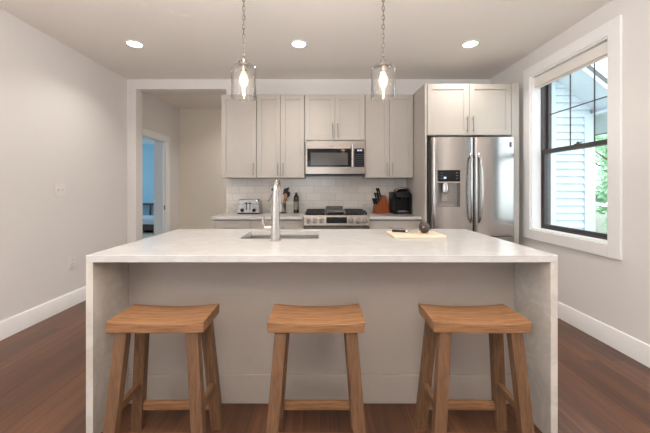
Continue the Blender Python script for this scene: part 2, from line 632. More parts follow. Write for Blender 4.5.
us = sash(0.150, 0.185, zm - 0.02, fz1 - ft, 0.024, 0.04, 0.042, 'upper_sash')
MB().box(0.124, 0.128, sy0 + 0.024, sy1 - 0.024, fz0 + 0.046, zm - 0.022).build('pane', M['pane'], ls, smooth=False)
MB().box(0.166, 0.170, sy0 + 0.024, sy1 - 0.024, zm + 0.022, fz1 - ft - 0.04).build('pane', M['pane'], us, smooth=False)
mb = MB()
for t in (1 / 3, 2 / 3):
    y = sy0 + 0.024 + t * (sy1 - sy0 - 0.056)
    mb.box(0.158, 0.165, y - 0.0045, y + 0.0045, zm + 0.022, fz1 - ft - 0.04)
zz = 2.03
mb.box(0.1575, 0.1655, sy0 + 0.024, sy1 - 0.024, zz - 0.0045, zz + 0.0045)
mb.build('muntins', M['bronze'], us)
lk = MB()
ym = (sy0 + sy1) / 2
lk.box(0.112, 0.140, ym - 0.03, ym + 0.03, zm + 0.020, zm + 0.028)
lk.lathe([(0.010, 0), (0.010, 0.014), (0.004, 0.018)], (0.126, ym, zm + 0.028), 14).box(0.120, 0.132, ym - 0.045, ym, zm + 0.032, zm + 0.040)
lk.build('sash_lock', M['bronze'], ls)

rs = thing('roller_shade', 'rolled up cream window shade across the top of the window', 'window shade', (XR, 0, 0))
mb = MB().box(0.022, 0.088, fy0 + 0.003, fy1 - 0.003, 2.335, 2.436)
mb.build('valance', M['shade'], rs, 0.006)
MB().box(0.052, 0.062, fy0 + 0.010, fy1 - 0.010, 2.316, 2.3345).build('hem_bar', M['shade'], rs, 0.003)

# ------------------------------------------------------------------ outside the window
struct('ground', MB().box(2.6, 30, -15, 30, -0.7, -0.6), M['lawn'], 'greyish lawn outside the window', 'ground')
hs = thing('neighbouring_house', 'white clapboard house outside the window', 'house', (3.6, 5.0, -0.6))
mb = MB()
z = 0.0
while z < 4.6:
    mb.prism([(0.0, z), (-0.036, z), (-0.036, z + 0.012), (-0.004, z + 0.122), (0.0, z + 0.122)], 'x', 0.0, 0.80)
    z += 0.12
mb.build('clapboard_siding', M['siding'], hs)
MB().box(-0.95, 0.0, 0.0, 4.5, 0, 5.0).box(0.0, 0.86, 0.001, 4.5, 0, 2.95).build('house_wall', M['siding'], hs)
MB().box(-0.001, 0.22, -0.045, -0.018, 0, 4.3).build('corner_board', M['siding'], hs, 0.004)
MB().box(0.69, 0.86, -0.045, -0.018, 0, 3.04).build('corner_board', M['siding'], hs, 0.004)
sl = 0.81
def rz_(x):                                    # underside height of the roof slope (house coordinates)
    return 3.72 - sl * (x - 0.10)
mb = MB().prism([(-0.9, rz_(-0.9)), (1.25, rz_(1.25)), (1.25, rz_(1.25) + 0.05), (-0.9, rz_(-0.9) + 0.05)], 'y', -0.5, 4.5)
mb.build('soffit', M['soffit'], hs)
mb = MB().prism([(-0.95, rz_(-0.95) + 0.05), (1.32, rz_(1.32) + 0.05), (1.32, rz_(1.32) + 0.12), (-0.95, rz_(-0.95) + 0.12)], 'y', -0.54, 4.55)
mb.build('roof', M['roofing'], hs)
mb = MB().prism([(-0.9, rz_(-0.9) - 0.03), (1.27, rz_(1.27) - 0.03), (1.27, rz_(1.27) + 0.13), (-0.9, rz_(-0.9) + 0.13)], 'y', -0.53, -0.50)
mb.build('fascia_board', M['siding'], hs)
MB().box(0.80, 1.25, -0.5, 4.4, 3.02, 3.06).box(1.22, 1.25, -0.5, 4.4, 2.95, 3.10).build('eave_return', M['siding'], hs)


def tree(loc, h, r, label, seed):
    rnd = random.Random(seed)
    t = thing('leafy_tree', label, 'tree', loc, group='trees outside the window')
    tk = MB().tube([(0, 0, 0), (0.05, 0.02, h * 0.3), (-0.04, 0.05, h * 0.6), (0.02, 0, h * 0.85)], [0.16, 0.12, 0.08, 0.03], 10)
    for k in range(7):
        a = rnd.uniform(0, 2 * PI)
        z0 = h * rnd.uniform(0.3, 0.65)
        tk.tube([(0, 0, z0), (math.cos(a) * r * 0.4, math.sin(a) * r * 0.4, z0 + 0.3), (math.cos(a) * r * 0.8, math.sin(a) * r * 0.8, z0 + 0.8)], [0.05, 0.03, 0.01], 7)
    tk.build('trunk', M['bark'], t)
    cr = MB()
    cl = []
    for k in range(26):
        while True:
            p = Vector((rnd.uniform(-1, 1), rnd.uniform(-1, 1), rnd.uniform(-1, 1)))
            if p.length < 1:
                break
        cl.append((Vector((p.x * r, p.y * r, h * 0.62 + p.z * h * 0.42)), rnd.uniform(0.4, 0.75) * r * 0.55))
    for c, cr_ in cl:
        for k in range(130):
            d = Vector((rnd.gauss(0, 1), rnd.gauss(0, 1), rnd.gauss(0, 1))).normalized() * cr_ * rnd.uniform(0.55, 1.0)
            p = c + d
            u = Vector((rnd.gauss(0, 1), rnd.gauss(0, 1), rnd.gauss(0, 1))).normalized()
            w = u.orthogonal().normalized()
            s = rnd.uniform(0.07, 0.13)
            n = u.cross(w) * s * 0.2
            q = [cr.bm.verts.new(p - u * s), cr.bm.verts.new(p + w * s * 0.5 + n), cr.bm.verts.new(p + u * s), cr.bm.verts.new(p - w * s * 0.5 + n)]
            cr.bm.faces.new(q)
    cr.build('crown', M['leaf'], t, smooth=False)
    return t


tree((7.95, 7.6, -0.6), 4.3, 1.25, 'bright green tree just past the corner board of the white house', 3)
tree((11.0, 11.2, -0.6), 5.6, 1.8, 'light green tree farther back, partly behind the nearest one', 9)
tree((14.4, 14.4, -0.6), 7.0, 2.3, 'pale green tree farthest from the window', 5)

# ------------------------------------------------------------------ recessed lamps
def downlight(x, y, label):
    t = thing('recessed_downlight', label, 'ceiling light', (x, y, ZC), group='recessed ceiling lights')
    MB().lathe([(0.066, -0.001), (0.070, -0.008), (0.088, -0.006), (0.092, 0.0)], (0, 0, 0), 32, caps=False).build('trim_ring', M['white_plastic'], t)
    MB().lathe([(0.0668, -0.003), (0.0668, -0.0015)], (0, 0, 0), 32).build('lens', M['lamp'], t)
    ld = bpy.data.lights.new('lamp_beam', 'AREA')
    ld.shape = 'DISK'
    ld.size = 0.12
    ld.energy = BEAM
    ld.color = LAMP_RGB
    ld.spread = math.radians(128)
    lo = bpy.data.objects.new('lamp_beam', ld)
    lo.location = (0, 0, -0.006)
    lo.parent = t
    COL.objects.link(lo)
    return t


dl = downlight(-1.906, 3.12, 'round recessed light over the plain wall side of the kitchen')
dup(dl, (-0.225, 3.12, ZC), label='round recessed light between the two glass pendants')
dup(dl, (1.527, 3.12, ZC), label='round recessed light in front of the cabinet over the fridge')
for x, y, l in ((-1.906, 1.12, 'round recessed light above the stool nearest the light switch'), (-0.225, 1.12, 'round recessed light above the middle stool'),
                (1.527, 1.12, 'round recessed light above the stool under the window'), (-1.906, -0.9, 'round recessed light behind the lens on the plain wall side'),
                (-0.225, -0.9, 'round recessed light behind the lens in the middle'), (1.527, -0.9, 'round recessed light behind the lens on the window side'),
                (-1.50, 4.94, 'round recessed light in the hallway'), (-0.70, 4.94, 'unseen recessed light added farther along the hallway to brighten it')):  # the farther hallway light is unseen, added to fill the hall
    dup(dl, (x, y, ZC), label=l)


# ------------------------------------------------------------------ shaker fronts and pulls
def shaker(x0, x1, z0, z1, yf, t=0.02, st=0.058, rec=0.008):
    """a shaker front whose face lies at y = yf, seen from -y"""
    m_ = MB()
    m_.box(x0, x0 + st, yf, yf + t, z0, z1).box(x1 - st, x1, yf, yf + t, z0, z1)
    m_.box(x0 + st, x1 - st, yf, yf + t, z1 - st, z1).box(x0 + st, x1 - st, yf, yf + t, z0, z0 + st)
    m_.box(x0 + st, x1 - st, yf + rec, yf + t - 0.001, z0 + st, z1 - st)
    return m_


def pull_v(x, z0, z1, yf):
    m_ = MB()
    m_.tube([(x, yf - 0.032, z0), (x, yf - 0.032, z1)], 0.0058, 12)
    for z in (z0 + 0.022, z1 - 0.022):
        m_.tube([(x, yf - 0.032, z), (x, yf, z)], 0.0045, 10)
    return m_


def pull_h(x0, x1, z, yf):
    m_ = MB()
    m_.tube([(x0, yf - 0.032, z), (x1, yf - 0.032, z)], 0.0058, 12)
    for x in (x0 + 0.022, x1 - 0.022):
        m_.tube([(x, yf - 0.032, z), (x, yf, z)], 0.0045, 10)
    return m_


def carcass(x0, x1, y0, y1, z0, z1):
    return MB().box(x0, x1, y0, y1, z0, z1)


G_UP = 'wall cabinets over the worktops'
YU = 3.81


def upper(x0, x1, z0, z1, doors, label, hinge=None, yf=YU, yb=YB - 0.012, hz=0.155, group=G_UP, cat='wall cabinet', name='wall_cabinet'):
    xm = (x0 + x1) / 2
    t = thing(name, label, cat, (xm, yf, z0), group=group)
    w = (x1 - x0) / 2
    carcass(-w, w, 0.021, yb - yf, 0, z1 - z0).build('carcass', M['cab'], t, 0.0015)
    g = 0.0022
    H = z1 - z0
    spans = [(-w + g, w - g)] if doors == 1 else [(-w + g, -g), (g, w - g)]
    for i, (a, b) in enumerate(spans):
        d = shaker(a, b, 0.003, H - 0.012, 0.0).build('door', M['cab'], t, 0.0015)
        hx = b - 0.03 if (doors == 1 or i == 0) else a + 0.03
        pull_v(hx, 0.03, 0.03 + hz, 0.0).build('handle', M['nickel'], d)
    return t


upper(-1.248, -0.808, 1.372, 2.42, 1, 'single door wall cabinet at the hallway end of the row')
upper(-0.804, -0.206, 1.372, 2.42, 2, 'tall two door wall cabinet behind the faucet, above the dark bottle')
upper(-0.201, 0.549, 1.842, 2.42, 2, 'short two door wall cabinet directly above the microwave', hz=0.175)
upper(0.553, 1.152, 1.372, 2.42, 2, 'tall two door wall cabinet above the coffee maker')
upper(1.186, 2.122, 1.835, 2.415, 2, 'wide two door cabinet above the refrigerator', yf=3.40, hz=0.175, group=None)
tag(MB().box(-0.011, 0.011, 0, YB - 3.40 - 0.012, 0, 2.42).build('fridge_side_panel', M['cab'], bevel=0.0015, loc=(1.169, 3.40, 0)),
    'tall painted panel between the coffee maker and the refrigerator', 'cabinet panel', 'panels boxing in the refrigerator')
tag(MB().box(-0.042, 0.042, 0, YB - 3.40 - 0.012, 0, 2.42).build('fridge_side_panel', M['cab'], bevel=0.0015, loc=(2.168, 3.40, 0)),
    'tall painted panel between the refrigerator and the window', 'cabinet panel', 'panels boxing in the refrigerator')

YBF = 3.53
def base(x0, x1, label, doors):
    xm = (x0 + x1) / 2
    w = (x1 - x0) / 2
    t = thing('base_cabinet', label, 'base cabinet', (xm, YBF, 0), group='base cabinets under the back worktops')
    carcass(-w, w, 0.021, YB - YBF - 0.012, 0.10, 0.882).box(-w, w, 0.08, YB - YBF - 0.012, 0.0, 0.10).build('carcass', M['cab'], t, 0.0015)
    g = 0.003
    d = shaker(-w + g, w - g, 0.70, 0.868, 0.0, st=0.03).build('drawer', M['cab'], t, 0.0015)
    pull_h(-0.09, 0.09, 0.785, 0.0).build('handle', M['nickel'], d)
    spans = [(-w + g, w - g)] if doors == 1 else [(-w + g, -0.002), (0.002, w - g)]
    for i, (a, b) in enumerate(spans):
        d = shaker(a, b, 0.105, 0.694, 0.0).build('door', M['cab'], t, 0.0015)
        pull_v(b - 0.03 if i == 0 else a + 0.03, 0.50, 0.66, 0.0).build('handle', M['nickel'], d)
    return t


base(-1.246, -0.819, 'narrow base cabinet at the hallway end', 1)
base(-0.815, -0.207, 'base cabinet beside the range, below the dark bottle', 2)
base(0.562, 1.152, 'base cabinet between the range and the refrigerator', 2)

def worktop(x0, x1, label):
    t = thing('worktop', label, 'worktop', ((x0 + x1) / 2, 3.50, 0.884), group='worktops along the back wall')
    w = (x1 - x0) / 2
    MB().box(-w, w, 0, YB - 3.50 - 0.011, 0, 0.031).build('slab', M['quartz'], t, 0.002)
    MB().box(-w + (0.006 if x0 < 0 else 0), w, YB - 3.50 - 0.030, YB - 3.50 - 0.011, 0.0315, 0.148).build('upstand', M['quartz_side'], t, 0.0015)
    return t


worktop(-1.262, -0.205, 'white quartz worktop with the toaster')
worktop(0.560, 1.155, 'white quartz worktop with the knife block and coffee maker')

# ------------------------------------------------------------------ range
rg = thing('gas_range', 'stainless gas range with six knobs and black grates', 'range', (0.178, 3.47, 0))
hw = 0.378
MB().box(-hw, hw, 0.05, 0.655, 0.03, 0.914).box(-hw + 0.03, hw - 0.03, 0.09, 0.6, 0, 0.03).build('body', M['steel_x'], rg, 0.003)
cp = MB().prism([(0.0, 0.815), (0.052, 0.815), (0.052, 0.934), (0.022, 0.934)], 'x', -hw, hw).build('control_panel', M['steel_x'], rg, 0.004)
nrm = Vector((0, -0.985, 0.17))
def on_panel(x, z, off):
    y = (z - 0.815) / 0.127 * 0.022
    return Vector((x, y, z)) + nrm * off
for i, x in enumerate((-0.325, -0.248, -0.172, 0.168, 0.248, 0.325)):
    p0, p1, p2 = on_panel(x, 0.872, -0.002), on_panel(x, 0.872, 0.010), on_panel(x, 0.872, 0.036)
    kb = MB().tube([p0, p1], 0.031, 24).tube([p1, p2], [0.025, 0.022], 24)
    u = Vector((0, 0.17, 0.985))
    kb.tube([p2 - u * 0.018, p2 + u * 0.018], 0.005, 8)
    kb.build('knob', M['knob_steel'], cp)
a, b = -0.117, 0.117
c0, c1 = on_panel(0, 0.842, 0.003), on_panel(0, 0.912, 0.003)
e0, e1 = on_panel(0, 0.842, -0.004), on_panel(0, 0.912, -0.004)
MB().hexa([(a, c0.y, c0.z), (b, c0.y, c0.z), (b, e0.y, e0.z), (a, e0.y, e0.z)], [(a, c1.y, c1.z), (b, c1.y, c1.z), (b, e1.y, e1.z), (a, e1.y, e1.z)]).build('display', M['black_glass'], cp)
MB().box(-hw, hw, 0.0, 0.048, 0.20, 0.805).build('oven_door', M['steel_x'], rg, 0.006)
MB().box(-0.28, 0.28, -0.004, 0.002, 0.33, 0.64).build('oven_window', M['black_glass'], rg)
hd = MB().tube([(-0.33, -0.05, 0.745), (0.33, -0.05, 0.745)], 0.012, 14)
for x in (-0.29, 0.29):
    hd.tube([(x, -0.05, 0.745), (x, 0.004, 0.745)], 0.009, 10)
hd.build('oven_handle', M['chrome'], rg)
MB().box(-hw, hw, 0.0, 0.048, 0.035, 0.19).build('lower_drawer', M['steel_x'], rg, 0.006)
MB().box(-hw + 0.012, hw - 0.012, 0.062, 0.645, 0.914, 0.924).build('cooktop', M['black_glass'], rg, 0.003)
for gx, gw in ((-0.245, 0.115), (0.245, 0.115)):
    gm = MB()
    z0, z1 = 0.945, 0.962
    for y in (0.085, 0.355, 0.625):
        gm.box(gx - gw, gx + gw, y - 0.008, y + 0.008, z0, z1)
    for x in (gx - gw + 0.008, gx, gx + gw - 0.008):
        gm.box(x - 0.008, x + 0.008, 0.093, 0.617, z0 + 0.001, z1 - 0.001)
    for y in (0.16, 0.22, 0.28, 0.43, 0.49, 0.55):
        gm.box(gx - gw, gx + gw, y - 0.005, y + 0.005, z0 + 0.002, z1 + 0.010)
    for x in (gx - gw + 0.01, gx + gw - 0.01):
        for y in (0.09, 0.355, 0.62):
            gm.box(x - 0.009, x + 0.009, y - 0.009, y + 0.009, 0.924, z0)
    gm.build('grate', M['iron'], rg, 0.002)
    for y in (0.22, 0.49):
        MB().lathe([(0.048, 0.0), (0.048, 0.006), (0.034, 0.012), (0.034, 0.018), (0.0, 0.019)], (gx, y, 0.924), 20, caps=False).build('burner', M['iron'], rg)
gm = MB()
for x in (-0.10, 0.10):
    gm.box(x - 0.012, x + 0.012, 0.085, 0.625, 0.924, 0.958)
gm.box(-0.112, 0.112, 0.085, 0.60, 0.958, 0.970)
gm.box(-0.112, 0.112, 0.60, 0.625, 0.958, 1.005)
gm.build('griddle_plate', M['griddle'], rg, 0.003)

# ------------------------------------------------------------------ microwave
mw = thing('microwave', 'stainless over the range microwave under the short cabinet', 'microwave', (0.1745, 3.735, 1.412))
hw, hh = 0.368, 0.414
MB().box(-hw, hw, 0.03, 0.39, 0.0, hh).build('case', M['fridge_side'], mw, 0.003)
MB().box(-hw + 0.01, hw - 0.01, 0.012, 0.37, -0.012, 0.0).build('vent_grille', M['black'], mw)
MB().box(-hw, hw, 0.0, 0.03, 0.002, hh).build('front_panel', M['steel_x'], mw, 0.005)
dr = MB().box(-0.343, 0.214, -0.006, 0.001, 0.092, 0.316).build('door', M['black_glass'], mw, 0.003)
MB().box(-0.300, 0.155, -0.0075, -0.0055, 0.112, 0.265).build('window', M['window_mesh'], dr)
mh = MB().tube([(0.205, -0.04, 0.09), (0.205, -0.04, 0.362)], 0.011, 14)
for z in (0.112, 0.340):
    mh.tube([(0.205, -0.04, z), (0.205, 0.0, z)], 0.008, 10)
mh.build('handle', M['chrome'], dr)
kp = MB().box(0.232, 0.352, -0.006, 0.001, 0.092, 0.316).build('keypad', M['black_glass'], mw, 0.002)
ds = MB()
for k, x in enumerate((0.270, 0.284, 0.302, 0.316)):
    ds.box(x, x + 0.009, -0.0075, -0.0055, 0.284, 0.302)
ds.box(0.2965, 0.2995, -0.0075, -0.0055, 0.288, 0.291).box(0.2965, 0.2995, -0.0075, -0.0055, 0.296, 0.299)
ds.build('clock_display', M['blue_led'], kp)
bt = MB()
for r in range(6):
    for c in range(4):
        bt.box(0.251 + c * 0.024, 0.262 + c * 0.024, -0.0072, -0.0055, 0.110 + r * 0.026, 0.118 + r * 0.026)
bt.build('key_marks', M['key_grey'], kp)

# ------------------------------------------------------------------ refrigerator
FX0, FX1 = 1.213, 2.121
fr = thing('refrigerator', 'stainless french door refrigerator with a dispenser', 'refrigerator', ((FX0 + FX1) / 2, 3.33, 0))
fc = (FX0 + FX1) / 2
MB().box(FX0 - fc, FX1 - fc, 0.10, 0.74, 0.03, 1.775).box(-0.40, 0.40, 0.13, 0.70, 0.0, 0.03).build('cabinet_body', M['fridge_side'], fr, 0.004)
for hx0 in (FX0 - fc + 0.03, FX1 - fc - 0.11):
    MB().box(hx0, hx0 + 0.08, 0.09, 0.18, 1.7752, 1.80).build('hinge_cover', M['fridge_side'], fr, 0.004)


def front_y(u):                               # the gentle bulge of a door front, u from 0 to 1
    e = min(u, 1 - u)
    r = 0.0 if e > 0.05 else 0.020 * (1 - e / 0.05) ** 2
    return -0.020 * (1 - (2 * u - 1) ** 2) + r


def bulged_door(x0, x1, z0, z1, depth, hole=None):
    m_ = MB()
    us_ = sorted(set([0, 0.012, 0.025, 0.05] + [i / 14 for i in range(1, 14)] + [0.95, 0.975, 0.988, 1]))
    xs = [x0 + u * (x1 - x0) for u in us_]
    zs = [z0, z1]
    if hole:
        xs = sorted([x for x in xs if min(abs(x - hole[0]), abs(x - hole[1])) > 0.004] + [hole[0], hole[1]])
        zs = [z0, hole[2], hole[3], z1]
    V = [[m_.bm.verts.new((x, front_y((x - x0) / (x1 - x0)), z)) for z in zs] for x in xs]
    B = [[m_.bm.verts.new((x, depth, z)) for z in zs] for x in xs]
    for i in range(len(xs) - 1):
        for j in range(len(zs) - 1):
            m_.bm.faces.new((B[i][j], B[i][j + 1], B[i + 1][j + 1], B[i + 1][j]))
            if hole and xs[i] >= hole[0] - 1e-6 and xs[i + 1] <= hole[1] + 1e-6 and j == 1:
                continue
            m_.bm.faces.new((V[i][j], V[i + 1][j], V[i + 1][j + 1], V[i][j + 1]))
        m_.bm.faces.new((V[i][0], B[i][0], B[i + 1][0], V[i + 1][0]))
        m_.bm.faces.new((V[i][-1], V[i + 1][-1], B[i + 1][-1], B[i][-1]))
    for i in (0, -1):
        for j in range(len(zs) - 1):
            m_.bm.faces.new((V[i][j], V[i][j + 1], B[i][j + 1], B[i][j]))
    if hole:                                  # walls and floor of the recess
        hx = [i for i, x in enumerate(xs) if hole[0] - 1e-6 <= x <= hole[1] + 1e-6]
        R = {}
        for i in hx:
            for j in (1, 2):
                R[i, j] = m_.bm.verts.new((xs[i], 0.06, zs[j]))
        for a_, b_ in zip(hx, hx[1:]):
            m_.bm.faces.new((R[a_, 1], R[b_, 1], R[b_, 2], R[a_, 2]))
            for j in (1, 2):
                m_.bm.faces.new((V[a_][j], V[b_][j], R[b_, j], R[a_, j]))
        for i in (hx[0], hx[-1]):
            m_.bm.faces.new((V[i][1], V[i][2], R[i, 2], R[i, 1]))
    return m_


xm = 1.674 - fc
ldoor = bulged_door(FX0 - fc, xm - 0.003, 0.725, 1.80, 0.085, (1.270 - fc, 1.512 - fc, 1.04, 1.44)).build('door', M['steel_z'], fr)
rdoor = bulged_door(xm + 0.003, FX1 - fc, 0.725, 1.80, 0.085).build('door', M['steel_z'], fr)
fz = bulged_door(FX0 - fc, FX1 - fc, 0.08, 0.715, 0.085).build('freezer_drawer', M['steel_z'], fr)
for dd, x in ((ldoor, xm - 0.045), (rdoor, xm + 0.045)):
    pts = []
    for k in range(17):
        s = k / 16
        pts.append((x + (0.010 if x > xm else -0.010) * math.sin(PI * s) * 1.2, -0.020 - 0.034 * math.sin(PI * s) ** 0.4 if 0 < k < 16 else 0.004, 0.865 + s * 0.75))
    MB().tube(pts, 0.0125, 14).build('handle', M['chrome'], dd)
MB().tube([(-0.36, 0.0, 0.655)] + [(-0.36 + 0.72 * k / 12, -0.02 - 0.045 * math.sin(PI * k / 12) ** 0.5, 0.655) for k in range(1, 12)] + [(0.36, 0.0, 0.655)], 0.0125, 14).build('handle', M['chrome'], fz)
dx0, dx1 = 1.270 - fc, 1.512 - fc
MB().box(dx0 + 0.001, dx1 - 0.001, -0.0225, 0.030, 1.318, 1.439).build('dispenser_controls', M['black_glass'], ldoor, 0.003)
for k in range(3):
    for x in (dx0 + 0.025, dx1 - 0.05):
        MB().box(x, x + 0.025, -0.0240, -0.0220, 1.345 + k * 0.030, 1.353 + k * 0.030).build('key_mark', M['key_grey'], ldoor)
MB().box(dx0 + 0.062, dx0 + 0.086, -0.0240, -0.0220, 1.346, 1.366).build('blue_indicator', M['blue_led'], ldoor)
MB().box(dx0, dx1, -0.026, 0.055, 1.298, 1.316).build('dispenser_shelf', M['chrome'], ldoor, 0.003)
MB().box(dx0 + 0.002, dx1 - 0.002, 0.050, 0.058, 1.045, 1.297).build('dispenser_back', M['fridge_side'], ldoor)
sp = MB().lathe([(0.030, -0.105), (0.036, -0.10), (0.039, -0.04), (0.034, 0.0)], (dx0 + 0.085, 0.012, 1.297), 20)
sp.build('dispenser_spout', M['chrome'], ldoor)
MB().hexa([(dx0 + 0.055, 0.016, 1.10), (dx0 + 0.115, 0.016, 1.10), (dx0 + 0.115, 0.022, 1.10), (dx0 + 0.055, 0.022, 1.10)],
          [(dx0 + 0.055, 0.036, 1.20), (dx0 + 0.115, 0.036, 1.20), (dx0 + 0.115, 0.042, 1.20), (dx0 + 0.055, 0.042, 1.20)]).build('dispenser_paddle', M['fridge_side'], ldoor, 0.002)
MB().box(2.005 - fc, 2.075 - fc, -0.0105, 0.003, 1.690, 1.745).build('badge', M['bronze'], rdoor, 0.002)
bm_ = MB()
for k in range(3):
    bm_.box(2.014 - fc, 2.066 - fc, -0.0120, -0.0100, 1.702 + k * 0.013, 1.706 + k * 0.013)
bm_.build('badge_lines', M['grey_fabric'], rdoor)

# ------------------------------------------------------------------ island
IX, IY0, IY1 = 1.157, 1.495, 2.46
SKX0, SKX1, SKY0, SKY1 = -0.540, -0.020, 1.985, 2.360
iw = thing('island_worktop', 'white quartz island top with waterfall sides reaching the floor', 'worktop', (0.004, IY0, 0))
mb = MB()
X_ = [-IX, SKX0, SKX1, IX]
Y_ = [0, SKY0 - IY0, SKY1 - IY0, IY1 - IY0]
def grid_slab(m_, xs, ys, z0, z1, skip):
    V = {(i, j, k): m_.bm.verts.new((x, y, z)) for i, x in enumerate(xs) for j, y in enumerate(ys) for k, z in enumerate((z0, z1))}
    for i in range(len(xs) - 1):
        for j in range(len(ys) - 1):
            if (i, j) in skip:
                m_.bm.faces.new((V[i, j, 0], V[i, j, 1], V[i + 1, j, 1], V[i + 1, j, 0]))
                m_.bm.faces.new((V[i, j + 1, 0], V[i, j + 1, 1], V[i + 1, j + 1, 1], V[i + 1, j + 1, 0]))
                m_.bm.faces.new((V[i, j, 0], V[i, j, 1], V[i, j + 1, 1], V[i, j + 1, 0]))
                m_.bm.faces.new((V[i + 1, j, 0], V[i + 1, j, 1], V[i + 1, j + 1, 1], V[i + 1, j + 1, 0]))
                continue
            m_.bm.faces.new((V[i, j, 0], V[i, j + 1, 0], V[i + 1, j + 1, 0], V[i + 1, j, 0]))
            m_.bm.faces.new((V[i, j, 1], V[i + 1, j, 1], V[i + 1, j + 1, 1], V[i, j + 1, 1]))
    nx, ny = len(xs) - 1, len(ys) - 1
    for i in range(nx):
        for j in (0, ny):
            m_.bm.faces.new((V[i, j, 0], V[i + 1, j, 0], V[i + 1, j, 1], V[i, j, 1]))
    for j in range(ny):
        for i in (0, nx):
            m_.bm.faces.new((V[i, j, 0], V[i, j + 1, 0], V[i, j + 1, 1], V[i, j, 1]))
    return m_
grid_slab(mb, X_, Y_, 0.880, 0.915, {(1, 1)}).build('slab', M['quartz'], iw, 0.002)
for s in (-1, 1):
    a, b = sorted((s * IX, s * (IX - 0.035)))
    MB().box(a, b, 0, IY1 - IY0, 0, 0.8795).build('waterfall_side', M['quartz_side'], iw, 0.0015)

ic = thing('island_cabinet', 'greige island cabinet under the white top, behind the stools', 'island cabinet', (0.004, 1.772, 0))
cx = IX - 0.036
MB().box(-cx, cx, 0, 0.018, 0, 0.878).build('back_panel', M['islandcab'], ic, 0.001)
MB().box(-cx, cx, -0.012, 0.0, 0, 0.165).build('base_trim', M['islandcab'], ic, 0.003)
for s in (-1, 1):
    a, b = sorted((s * cx, s * (cx - 0.012)))
    MB().box(a, b, 0.0185, 0.64, 0, 0.878).build('end_panel', M['islandcab'], ic)
MB().box(-cx + 0.013, cx - 0.013, 0.019, 0.62, 0.09, 0.108).box(-cx + 0.013, cx - 0.013, 0.56, 0.575, 0.0, 0.09).build('cabinet_floor', M['dark_gap'], ic)
n = 5
for k in range(n):
    a = -cx + 0.014 + k * (2 * cx - 0.028) / n
    b = a + (2 * cx - 0.028) / n - 0.004
    sd = shaker(a, b, 0.11, 0.868, 0.0)
    for v in sd.bm.verts:
        v.co.y = 0.645 - v.co.y
    d = sd.build('door', M['islandcab'], ic, 0.0015)
    ph = pull_v(b - 0.03, 0.66, 0.82, 0.0)
    for v in ph.bm.verts:
        v.co.y = 0.645 - v.co.y
    ph.build('handle', M['nickel'], d)

sk = thing('kitchen_sink', 'stainless undermount sink set into the island top', 'sink', ((SKX0 + SKX1) / 2 + 0.004, (SKY0 + SKY1) / 2, 0.68))
hx_, hy_ = (SKX1 - SKX0) / 2 + 0.004, (SKY1 - SKY0) / 2 + 0.004
mb = MB()
t_ = 0.004
mb.box(-hx_, hx_, -hy_, hy_, 0.0, t_)
mb.box(-hx_ - t_, -hx_, -hy_ - t_, hy_ + t_, 0, 0.1985).box(hx_, hx_ + t_, -hy_ - t_, hy_ + t_, 0, 0.1985)
mb.box(-hx_, hx_, -hy_ - t_, -hy_, 0, 0.1985).box(-hx_, hx_, hy_, hy_ + t_, 0, 0.1985)
mb.build('basin', M['sink_steel'], sk)
MB().lathe([(0.045, 0.0045), (0.045, 0.007), (0.03, 0.006), (0.0, 0.005)], (0, 0, 0), 24, caps=False).build('drain', M['chrome'], sk)

fa = thing('kitchen_faucet', 'tall brushed steel gooseneck faucet beside the sink', 'faucet', (-0.285, 1.905, 0.9155))
bd = MB().lathe([(0.034, 0.0), (0.034, 0.006), (0.029, 0.010), (0.0285, 0.09), (0.027, 0.115), (0.0245, 0.20), (0.0210, 0.29), (0.0185, 0.315), (0.0, 0.317)], (0, 0, 0), 28, caps=False)
bd.build('body', M['faucet'], fa)
pts = [(0, 0, 0.305)]
for k in range(0, 15):
    a = PI * k / 14
    pts.append((0, 0.085 - 0.085 * math.cos(a), 0.305 + 0.068 * math.sin(a)))
pts.append((0, 0.172, 0.27))
MB().tube(pts, 0.0145, 16).build('spout_arch', M['faucet'], fa)
MB().tube([(0, 0.172, 0.272), (0, 0.173, 0.20), (0, 0.174, 0.165)], [0.017, 0.0185, 0.0165], 16).build('spray_head', M['faucet'], fa)
lv = MB().tube([(-0.024, 0, 0.080), (-0.066, 0, 0.080)], 0.0165, 18)
lv.tube([(-0.060, 0, 0.080), (-0.074, -0.002, 0.108), (-0.076, -0.004, 0.152)], [0.009, 0.0075, 0.0085], 12)
lv.build('lever', M['faucet'], fa)

